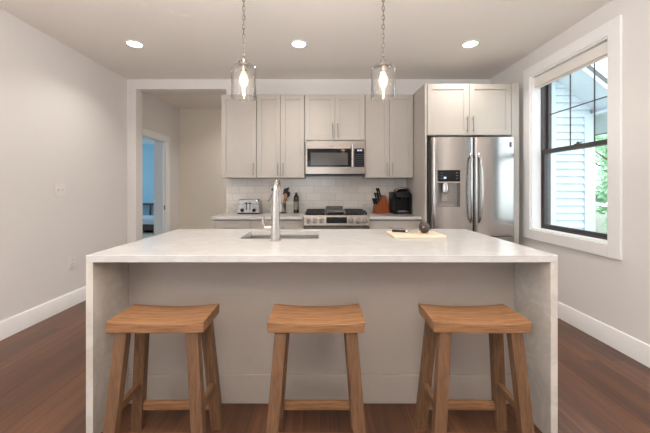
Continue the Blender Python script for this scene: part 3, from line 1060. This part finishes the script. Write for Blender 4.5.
# ------------------------------------------------------------------ stools
def make_stool(label):
    t = thing('saddle_stool', label, 'stool', (0, 0, 0), group='saddle stools along the island')
    W_, D_, ZT, TH = 0.438, 0.222, 0.650, 0.051
    m_ = MB()
    nx, ny = 24, 8
    top, bot = [], []
    for i in range(nx + 1):
        u = -1 + 2 * i / nx
        rt, rb = [], []
        for j in range(ny + 1):
            v = -1 + 2 * j / ny
            x = u * W_ / 2
            y = v * D_ / 2 * (1 + 0.02 * (1 - u * u) * 0)
            z = ZT - 0.013 * (1 - u * u) - 0.002 * v * v
            rt.append(m_.bm.verts.new((x, y, z)))
            rb.append(m_.bm.verts.new((x * 0.985, y * 0.98, ZT - TH - 0.003 * (1 - u * u))))
        top.append(rt)
        bot.append(rb)
    for i in range(nx):
        for j in range(ny):
            m_.bm.faces.new((top[i][j], top[i + 1][j], top[i + 1][j + 1], top[i][j + 1]))
            m_.bm.faces.new((bot[i][j], bot[i][j + 1], bot[i + 1][j + 1], bot[i + 1][j]))
        for j in (0, ny):
            m_.bm.faces.new((top[i][j], bot[i][j], bot[i + 1][j], top[i + 1][j]))
    for j in range(ny):
        for i in (0, nx):
            m_.bm.faces.new((top[i][j], top[i][j + 1], bot[i][j + 1], bot[i][j]))
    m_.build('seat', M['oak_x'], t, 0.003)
    zt = ZT - TH - 0.002
    tx, bx, ty, by = 0.159, 0.206, 0.078, 0.116
    def at(sx, sy, z):
        s = (zt - z) / zt
        return Vector((sx * (tx + (bx - tx) * s), sy * (ty + (by - ty) * s), z))
    for sx in (-1, 1):
        for sy in (-1, 1):
            c0, c1 = at(sx, sy, 0), at(sx, sy, zt)
            q = lambda c, a, b: [(c.x - a, c.y - b, c.z), (c.x + a, c.y - b, c.z), (c.x + a, c.y + b, c.z), (c.x - a, c.y + b, c.z)]
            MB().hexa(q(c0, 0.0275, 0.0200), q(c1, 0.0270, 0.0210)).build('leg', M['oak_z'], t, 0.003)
    for sx in (-1, 1):
        p, r = at(sx, -1, 0.235), at(sx, 1, 0.235)
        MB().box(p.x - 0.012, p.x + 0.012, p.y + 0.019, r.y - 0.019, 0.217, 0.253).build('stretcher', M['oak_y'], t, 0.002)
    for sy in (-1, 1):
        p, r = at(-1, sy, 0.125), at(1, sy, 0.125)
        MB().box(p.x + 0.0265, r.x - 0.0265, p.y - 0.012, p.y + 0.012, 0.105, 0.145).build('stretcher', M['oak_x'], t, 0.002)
    return t


st = make_stool('oak saddle stool at the light switch end of the island')
st.location = (-0.742, 1.468, 0)
st.rotation_euler = (0, 0, 0.01)
dup(st, (-0.022, 1.468, 0), 0.0, 'middle one of the three oak saddle stools')
dup(st, (0.722, 1.468, 0), -0.01, 'oak saddle stool at the window end of the island, before the cutting board')

# ------------------------------------------------------------------ pendants
def make_pendant(label):
    """origin at the ceiling"""
    t = thing('glass_pendant', label, 'pendant lamp', (0, 0, ZC), group='glass pendants over the island')
    MB().lathe([(0.062, 0.0), (0.062, -0.012), (0.050, -0.024), (0.012, -0.030), (0.012, -0.04), (0.0, -0.04)], (0, 0, 0), 28, caps=False).build('ceiling_canopy', M['nickel'], t)
    ch = MB()
    z = -0.045
    k = 0
    while z > -0.635:
        ch.torus((0, 0, z - 0.016), 0.0090, 0.0030, 'y' if k % 2 else 'x', 1.0, 2.0, 14, 6)
        z -= 0.0295
        k += 1
    ch.build('chain', M['nickel'], t)
    MB().tube([(0.004 * math.sin(i * 1.3), 0.004 * math.cos(i * 1.7), -0.04 - i * 0.0303) for i in range(21)], 0.0014, 6).build('wire', M['nickel'], t)
    zt = -0.680
    fit = MB().lathe([(0.0, 0.050), (0.006, 0.050), (0.006, 0.030), (0.020, 0.022), (0.023, 0.0), (0.034, -0.004), (0.034, -0.014), (0.018, -0.016), (0.018, -0.055), (0.0, -0.055)], (0, 0, zt), 24, caps=False)
    fit.build('socket', M['nickel'], t)
    cl = MB()
    for a in (0.3, 0.3 + 2 * PI / 3, 0.3 + 4 * PI / 3):
        c, s = math.cos(a), math.sin(a)
        cl.tube([(0.03 * c, 0.03 * s, zt - 0.010), (0.056 * c, 0.056 * s, zt - 0.004)], 0.0035, 8)
        cl.ball((0.058 * c, 0.058 * s, zt - 0.003), 0.0085, seg=12)
    cl.build('shade_clamps', M['nickel'], t)
    R = 0.077
    zb = zt - 0.222
    prof = [(0.036, zt - 0.005), (0.052, zt - 0.008), (0.066, zt - 0.016), (0.074, zt - 0.028), (R, zt - 0.044), (R, zb + 0.003), (R - 0.0015, zb),
            (R - 0.0035, zb + 0.003), (R - 0.004, zt - 0.045), (0.070, zt - 0.031), (0.063, zt - 0.020), (0.050, zt - 0.012), (0.036, zt - 0.009)]
    MB().lathe(prof, (0, 0, 0), 48, caps=False).build('glass_shade', M['glass'], t)
    bl = MB().lathe([(0.013, -0.050), (0.016, -0.064), (0.025, -0.085), (0.029, -0.105), (0.025, -0.130), (0.014, -0.150), (0.0, -0.157)], (0, 0, zt), 24, caps=False)
    bo = bl.build('bulb', M['bulb_glass'], t)
    fl = MB()
    for k in range(6):
        a = 2 * PI * k / 6
        fl.tube([(0.007 * math.cos(a), 0.007 * math.sin(a), zt - 0.068), (0.010 * math.cos(a + 0.4), 0.010 * math.sin(a + 0.4), zt - 0.112), (0.005 * math.cos(a), 0.005 * math.sin(a), zt - 0.140)], 0.0022, 6)
    fl.build('filament', M['bulb'], bo)
    return t


pn = make_pendant('clear glass pendant above the faucet, nearest the hallway')
pn.location = (-0.494, 1.95, ZC)
dup(pn, (0.398, 1.95, ZC), 0.0, 'clear glass pendant nearest the refrigerator, above the cutting board side')

# ------------------------------------------------------------------ things on the island
ZI = 0.9155
tb = MB().box(-0.175, 0.175, -0.115, 0.115, 0, 0.016)
tag(tb.build('cutting_board', M['maple'], bevel=0.004, loc=(0.652, 2.115, ZI)), 'pale wooden cutting board on the island top', 'cutting board')
kn = thing('kitchen_knife', 'black handled kitchen knife lying flat on the cutting board', 'knife', (0.585, 2.140, ZI + 0.0165), -0.30)
MB().tube([(-0.085, 0, 0.010), (-0.072, 0, 0.011), (-0.03, 0, 0.0105), (0.012, 0, 0.010)], [0.0075, 0.010, 0.008, 0.008], 12).build('handle', M['black'], kn)
mb = MB()
mb.prism([(0.012, -0.014), (0.05, -0.010), (0.084, 0.004), (0.092, 0.012), (0.012, 0.013)], 'z', 0.0065, 0.0090)
mb.tube([(0.008, 0, 0.009), (0.022, 0, 0.009)], 0.0095, 12)
mb.build('blade', M['chrome'], kn, 0.0004)
av = thing('avocado', 'dark skinned avocado resting on the cutting board', 'avocado', (0.716, 2.115, ZI + 0.0165))
mb = MB()
rot = Matrix.Rotation(0.5, 3, 'Z') @ Matrix.Rotation(PI / 2 - 0.12, 3, 'Y')
prof = [(0.0, -0.050), (0.014, -0.048), (0.028, -0.038), (0.036, -0.020), (0.038, 0.0), (0.034, 0.020), (0.026, 0.038), (0.018, 0.050), (0.008, 0.056), (0.0, 0.057)]
mb.lathe(prof, (0, 0, 0), 28, caps=False)
rot = Matrix.Rotation(math.radians(246), 3, 'Z') @ Matrix.Rotation(math.radians(80), 3, 'Y')
for v in mb.bm.verts:
    v.co = rot @ v.co + Vector((0, 0, 0.038))
mb.build('skin', M['avocado'], av)
tip = rot @ Vector((0, 0, 0.0555)) + Vector((0, 0, 0.038))
MB().ball(tip, 0.0075, seg=12).build('stem_end', M['avocado_end'], av)

# ------------------------------------------------------------------ things on the back worktops
ZW = 0.9155
to = thing('toaster', 'chrome four slice toaster with two dark dials on the worktop', 'toaster', (-0.922, 3.86, ZW))
mb = MB()
hw_ = 0.142
o_ = [(-hw_, 0.012), (hw_, 0.012), (hw_ - 0.006, 0.145), (hw_ - 0.026, 0.176), (hw_ - 0.045, 0.183), (-hw_ + 0.045, 0.183), (-hw_ + 0.026, 0.176), (-hw_ + 0.006, 0.145)]
mb.prism(o_, 'y', 0.0, 0.22)
mb.build('housing', M['toaster'], to, 0.008, 3)
MB().box(-hw_ + 0.004, hw_ - 0.004, 0.006, 0.214, 0, 0.014).build('base', M['black'], to, 0.002)
for x in (-0.075, 0.075):
    MB().tube([(x - 0.0, 0.0, 0.048), (x, -0.018, 0.048)], [0.025, 0.021], 20).build('dial', M['black'], to)
    lx = -0.022 if x < 0 else 0.022
    MB().box(lx - 0.004, lx + 0.004, -0.0015, 0.004, 0.050, 0.150).build('lever_slot', M['black'], to)
    MB().box(lx - 0.015, lx + 0.015, -0.022, 0.0, 0.128, 0.142).build('lever', M['black'], to, 0.003)
    for bx_ in (-0.022, 0.022):
        MB().tube([(x + bx_ + (-0.008 if x < 0 else 0.008), 0.001, 0.128), (x + bx_ + (-0.008 if x < 0 else 0.008), -0.006, 0.128)], 0.0085, 14).build('button', M['fridge_side'], to)
    for sx_ in (-0.035, 0.035):
        MB().box(x + sx_ - 0.012, x + sx_ + 0.012, 0.030, 0.190, 0.1815, 0.1845).build('slot', M['black'], to)

cr_ = thing('utensil_crock', 'stainless utensil crock on the worktop behind the faucet', 'utensil holder', (-0.518, 4.035, ZW))
MB().lathe([(0.0, 0.0), (0.054, 0.0), (0.056, 0.004), (0.056, 0.132), (0.054, 0.133), (0.052, 0.132), (0.052, 0.006), (0.0, 0.005)], (0, 0, 0), 32, caps=False).build('canister', M['toaster'], cr_)
MB().lathe([(0.0565, 0.0), (0.0575, 0.002), (0.0575, 0.012), (0.0565, 0.014)], (0, 0, 0), 32, caps=False).build('base_ring', M['black'], cr_)
sp_ = thing('black_spatula', 'black spatula standing highest in the utensil crock', 'spatula', (-0.518, 4.057, ZW + 0.0065))
MB().tube([(0.005, 0, 0.0), (0.022, 0.004, 0.14), (0.034, 0.006, 0.235)], 0.005, 10).build('handle', M['black'], sp_)
MB().hexa([(0.010, 0.004, 0.235), (0.058, 0.004, 0.229), (0.058, 0.010, 0.229), (0.010, 0.010, 0.235)], [(0.022, 0.010, 0.312), (0.098, 0.010, 0.335), (0.098, 0.014, 0.335), (0.022, 0.014, 0.312)]).build('head', M['black'], sp_, 0.004)
wo = thing('wooden_spoon', 'wooden spoon leaning in the utensil crock', 'spoon', (-0.518, 4.007, ZW + 0.0065))
MB().tube([(0.0, 0, 0.0), (0.030, 0, 0.13), (0.042, 0, 0.18)], 0.005, 10).build('handle', M['spoon'], wo)
MB().ball((0.052, 0, 0.215), 0.026, 0.9, 0.35, 1.6, 18, Matrix.Rotation(0.15, 3, 'Y')).build('bowl', M['spoon'], wo)
la = thing('black_ladle', 'black ladle leaning out of the crock behind the wooden spoon', 'ladle', (-0.518, 4.032, ZW + 0.0065))
MB().tube([(0.006, 0, 0.0), (0.044, 0, 0.13), (0.072, 0, 0.215)], 0.005, 10).build('handle', M['black'], la)
MB().ball((0.083, 0, 0.238), 0.030, 0.85, 0.42, 1.35, 18, Matrix.Rotation(0.3, 3, 'Y')).build('bowl', M['black'], la)

ob = thing('oil_bottle', 'dark glass oil bottle with a pale label by the range', 'bottle', (-0.328, 4.04, ZW))
MB().lathe([(0.0, 0.0), (0.033, 0.0), (0.036, 0.004), (0.036, 0.195), (0.031, 0.220), (0.016, 0.243), (0.0135, 0.250), (0.0135, 0.270), (0.0, 0.270)], (0, 0, 0), 28, caps=False).build('glass_body', M['olive_glass'], ob)
MB().lathe([(0.0366, 0.045), (0.0370, 0.047), (0.0370, 0.150), (0.0366, 0.152)], (0, 0, 0), 28, caps=False).build('paper_label', M['bottle_label'], ob)
MB().lathe([(0.0, 0.2702), (0.014, 0.2702), (0.014, 0.296), (0.0, 0.298)], (0, 0, 0), 20, caps=False).build('cap', M['white_plastic'], ob)

kb_ = thing('knife_block', 'orange brown wooden knife block on the worktop', 'knife block', (0.795, 4.005, ZW), 0.32)
# leaning block: side outline in x and z, grip face towards -x
mb = MB().prism([(-0.105, 0.0), (0.088, 0.0), (0.082, 0.10), (0.030, 0.235), (-0.015, 0.215), (-0.095, 0.090)], 'y', -0.055, 0.055)
mb.build('block', M['cherry'], kb_, 0.004)
KU = Vector((-0.30, 0, 0.954))                                  # grips point up and out of the slanted face
kdir = Vector((0.082, 0, 0.128)).normalized()                   # along the slanted face
base0 = Vector((-0.092, 0, 0.094))
krot = Matrix.Rotation(0.32, 3, 'Z')
q = 0
for f, L_, ys, where in ((0.10, 0.085, (-0.034, 0.0, 0.034), 'lowest row of the wooden block'), (0.50, 0.110, (-0.028, 0.028), 'middle row of the wooden block'),
                         (0.86, 0.125, (-0.024, 0.024), 'top row of the wooden block')):
    for y in ys:
        p = base0 + kdir * f * 0.150 + Vector((0, y, 0)) + KU * 0.008
        pw = krot @ p + Vector((0.795, 4.005, ZW))
        side = 'farther from the tiles' if y < 0 else ('between its two neighbours' if y == 0 else 'nearer the tiles')
        k_ = thing('block_knife', 'black handled knife in the ' + where + ', ' + side, 'knife', pw, 0.32, 'knives in the wooden block')
        w = Vector((0, 1, 0))
        m_ = MB().tube([(0, 0, 0), KU * 0.012], 0.0075, 10)
        m_.build('bolster', M['chrome'], k_)
        MB().tube([KU * 0.012, KU * L_ * 0.5, KU * L_ * 0.9, KU * L_], [0.0105, 0.0095, 0.0125, 0.008], 12).build('handle', M['black'], k_)
        q += 1

cm = thing('coffee_maker', 'black single serve coffee maker in the corner by the fridge panel', 'coffee maker', (1.030, 3.835, ZW), 0.0)
hw_ = 0.120
MB().box(-hw_ + 0.01, hw_ - 0.01, 0.0, 0.27, 0.0, 0.03).build('base', M['black'], cm, 0.008, 3)
mb = MB().prism([(0.11, 0.03), (0.27, 0.03), (0.27, 0.285), (0.11, 0.285)], 'x', -hw_ + 0.018, hw_ - 0.018)
mb.build('column', M['black'], cm, 0.01, 3)
for s in (-1, 1):
    mb = MB()
    a, b = sorted((s * hw_, s * (hw_ - 0.030)))
    mb.prism([(0.03, 0.03), (0.26, 0.03), (0.26, 0.28), (0.03, 0.26)], 'x', a, b)
    mb.build('side_tank', M['black'], cm, 0.010, 3)
mb = MB().prism([(-0.005, 0.205), (0.109, 0.205), (0.109, 0.315), (0.05, 0.318), (0.0, 0.285)], 'x', -0.092, 0.092)
mb.build('brew_head', M['black'], cm, 0.014, 3)
mb = MB().tube([(-0.085, 0.02, 0.275), (-0.07, 0.0, 0.318), (-0.03, -0.006, 0.328), (0.03, -0.006, 0.328), (0.07, 0.0, 0.318), (0.085, 0.02, 0.275)], 0.011, 10)
mb.build('lift_handle', M['toaster'], cm)
MB().lathe([(0.028, 0.170), (0.032, 0.204)], (0, 0.05, 0), 20).build('spout', M['black'], cm)
MB().box(-0.065, 0.065, 0.006, 0.10, 0.0302, 0.040).build('drip_tray', M['fridge_side'], cm, 0.003)

# ------------------------------------------------------------------ wall plates
sw = thing('light_switch', 'white double light switch plate on the plain greige wall', 'light switch', (XL, 3.07, 1.225))
MB().box(0.0, 0.006, -0.060, 0.060, -0.060, 0.060).build('plate', M['white_plastic'], sw, 0.002)
for y in (-0.024, 0.024):
    MB().box(0.0055, 0.008, -0.006 + y, 0.006 + y, -0.013, 0.013).build('toggle_frame', M['white_plastic'], sw)
    MB().hexa([(0.008, y - 0.004, -0.004), (0.018, y - 0.004, 0.004), (0.018, y + 0.004, 0.004), (0.008, y + 0.004, -0.004)],
              [(0.008, y - 0.004, 0.006), (0.018, y - 0.004, 0.010), (0.018, y + 0.004, 0.010), (0.008, y + 0.004, 0.006)]).build('toggle', M['white_plastic'], sw)
ol = thing('wall_outlet', 'white outlet plate low on the plain greige wall', 'outlet', (XL, 3.22, 0.464), group='outlet plates')
MB().box(0.0, 0.006, -0.040, 0.040, -0.064, 0.064).build('plate', M['white_plastic'], ol, 0.002)
for z in (-0.020, 0.020):
    rc = MB().box(0.0055, 0.0085, -0.017, 0.017, z - 0.014, z + 0.014).build('receptacle', M['white_plastic'], ol, 0.002)
    MB().box(0.0083, 0.0088, -0.008, -0.005, z - 0.003, z + 0.007).box(0.0083, 0.0088, 0.005, 0.008, z - 0.003, z + 0.007).build('slots', M['black'], rc)
op = thing('wall_outlet', 'outlet plate on the backsplash beside the faucet', 'outlet', (-0.652, YB - 0.0092, 1.205), group='outlet plates')
MB().box(-0.036, 0.036, -0.006, 0.0, -0.060, 0.060).build('plate', M['white_plastic'], op, 0.002)
for z in (-0.020, 0.020):
    MB().box(-0.017, 0.017, -0.0085, -0.0055, z - 0.014, z + 0.014).build('receptacle', M['white_plastic'], op, 0.002)
tag(MB().box(-0.014, 0.014, -0.030, 0.0, -0.014, 0.014).tube([(0, -0.026, -0.012), (0, -0.034, -0.05), (-0.03, -0.03, -0.12), (-0.06, -0.03, -0.165)], 0.004, 8).build('plug', M['black'], bevel=0.002, loc=(-0.652, YB - 0.0180, 1.225)),
    'black plug in the backsplash outlet beside the faucet', 'plug')

# ------------------------------------------------------------------ the bedroom beyond the doorway
BX0, BX1, BY0, BY1 = -7.2, XL - 0.121, 3.4, 10.3
struct('wall_bedroom', MB().box(BX0, BX1, BY1, BY1 + 0.1, 0, ZC).box(BX0, BX1, BY0 - 0.1, BY0, 0, ZC).box(BX1, BX1 + 0.1, HY + 0.121, BY1, 0, ZC)
       .box(BX0 - 0.1, BX0, BY0, BY1, 0, 0.6).box(BX0 - 0.1, BX0, BY0, BY1, 2.4, ZC).box(BX0 - 0.1, BX0, BY0, 5.2, 0.6, 2.4).box(BX0 - 0.1, BX0, 9.4, BY1, 0.6, 2.4),  # wide opening added in the unseen side wall to let daylight in
       M['blue_wall'], 'light blue bedroom wall seen through the doorway', 'wall')
struct('floor_bedroom', MB().box(BX0, BX1, BY0, BY1, -0.08, 0.001), M['carpet'], 'pale bedroom floor through the doorway', 'floor')
struct('ceiling_bedroom', MB().box(BX0, BX1 + 0.1, BY0, BY1, ZC, ZC + 0.1), M['pale_ceiling'], 'pale bedroom ceiling through the doorway', 'ceiling')

bd_ = thing('bed', 'low bed with pale bedding through the doorway', 'bed', (-4.95, 8.35, 0))
MB().box(-0.75, 0.75, 0.0, 1.15, 0.08, 0.24).build('bed_frame', M['dark_wood'], bd_, 0.01)
for x in (-0.70, 0.70):
    for y in (0.05, 1.10):
        MB().box(x - 0.03, x + 0.03, y - 0.03, y + 0.03, 0.001, 0.08).build('leg', M['dark_wood'], bd_)
MB().box(-0.72, 0.72, 0.03, 1.12, 0.24, 0.36).build('mattress', M['bedding'], bd_, 0.03, 4)
MB().box(-0.74, 0.74, 0.012, 0.85, 0.30, 0.42).build('blanket', M['bedding'], bd_, 0.03, 4)
ch_ = thing('bedroom_chair', 'grey blue chair by the desk in the bedroom', 'chair', (-5.05, 9.85, 0))
MB().box(-0.22, 0.22, -0.2, 0.22, 0.43, 0.49).build('seat', M['grey_fabric'], ch_, 0.02)
MB().prism([(0.18, 0.49), (0.24, 0.49), (0.32, 0.95), (0.28, 0.96)], 'x', -0.2, 0.2).build('backrest', M['grey_fabric'], ch_, 0.015)
for x in (-0.19, 0.19):
    for y in (-0.17, 0.19):
        MB().box(x - 0.016, x + 0.016, y - 0.016, y + 0.016, 0.001, 0.43).build('leg', M['dark_wood'], ch_)
dk_ = thing('bedroom_desk', 'dark small desk against the blue bedroom wall', 'desk', (-5.85, 9.98, 0))
MB().box(-0.42, 0.42, -0.25, 0.28, 0.70, 0.74).build('desktop', M['dark_wood'], dk_, 0.004)
for x in (-0.39, 0.39):
    for y in (-0.22, 0.25):
        MB().box(x - 0.022, x + 0.022, y - 0.022, y + 0.022, 0.001, 0.70).build('leg', M['dark_wood'], dk_)

# portals tell the renderer where daylight enters; they give no light themselves
def portal(name, loc, rot, sx, sy):
    l = bpy.data.lights.new(name, 'AREA')
    l.shape = 'RECTANGLE'
    l.size, l.size_y = sx, sy
    l.cycles.is_portal = True
    o = bpy.data.objects.new(name, l)
    o.location, o.rotation_euler = loc, rot
    COL.objects.link(o)
portal('kitchen_window_portal', (XR + 0.22, (WY0 + WY1) / 2, (WZ0 + WZ1) / 2), (0, PI / 2, 0), WZ1 - WZ0, WY1 - WY0)
portal('rear_fill_opening_portal', (-0.5, YR - 0.16, 1.525), (PI / 2, 0, 0), 2.0, 1.65)  # over the rear opening added for fill
portal('side_fill_opening_portal', (XL - 0.13, (LY0 + LY1) / 2, 1.525), (0, -PI / 2, 0), 1.65, LY1 - LY0)  # over the side opening added for fill
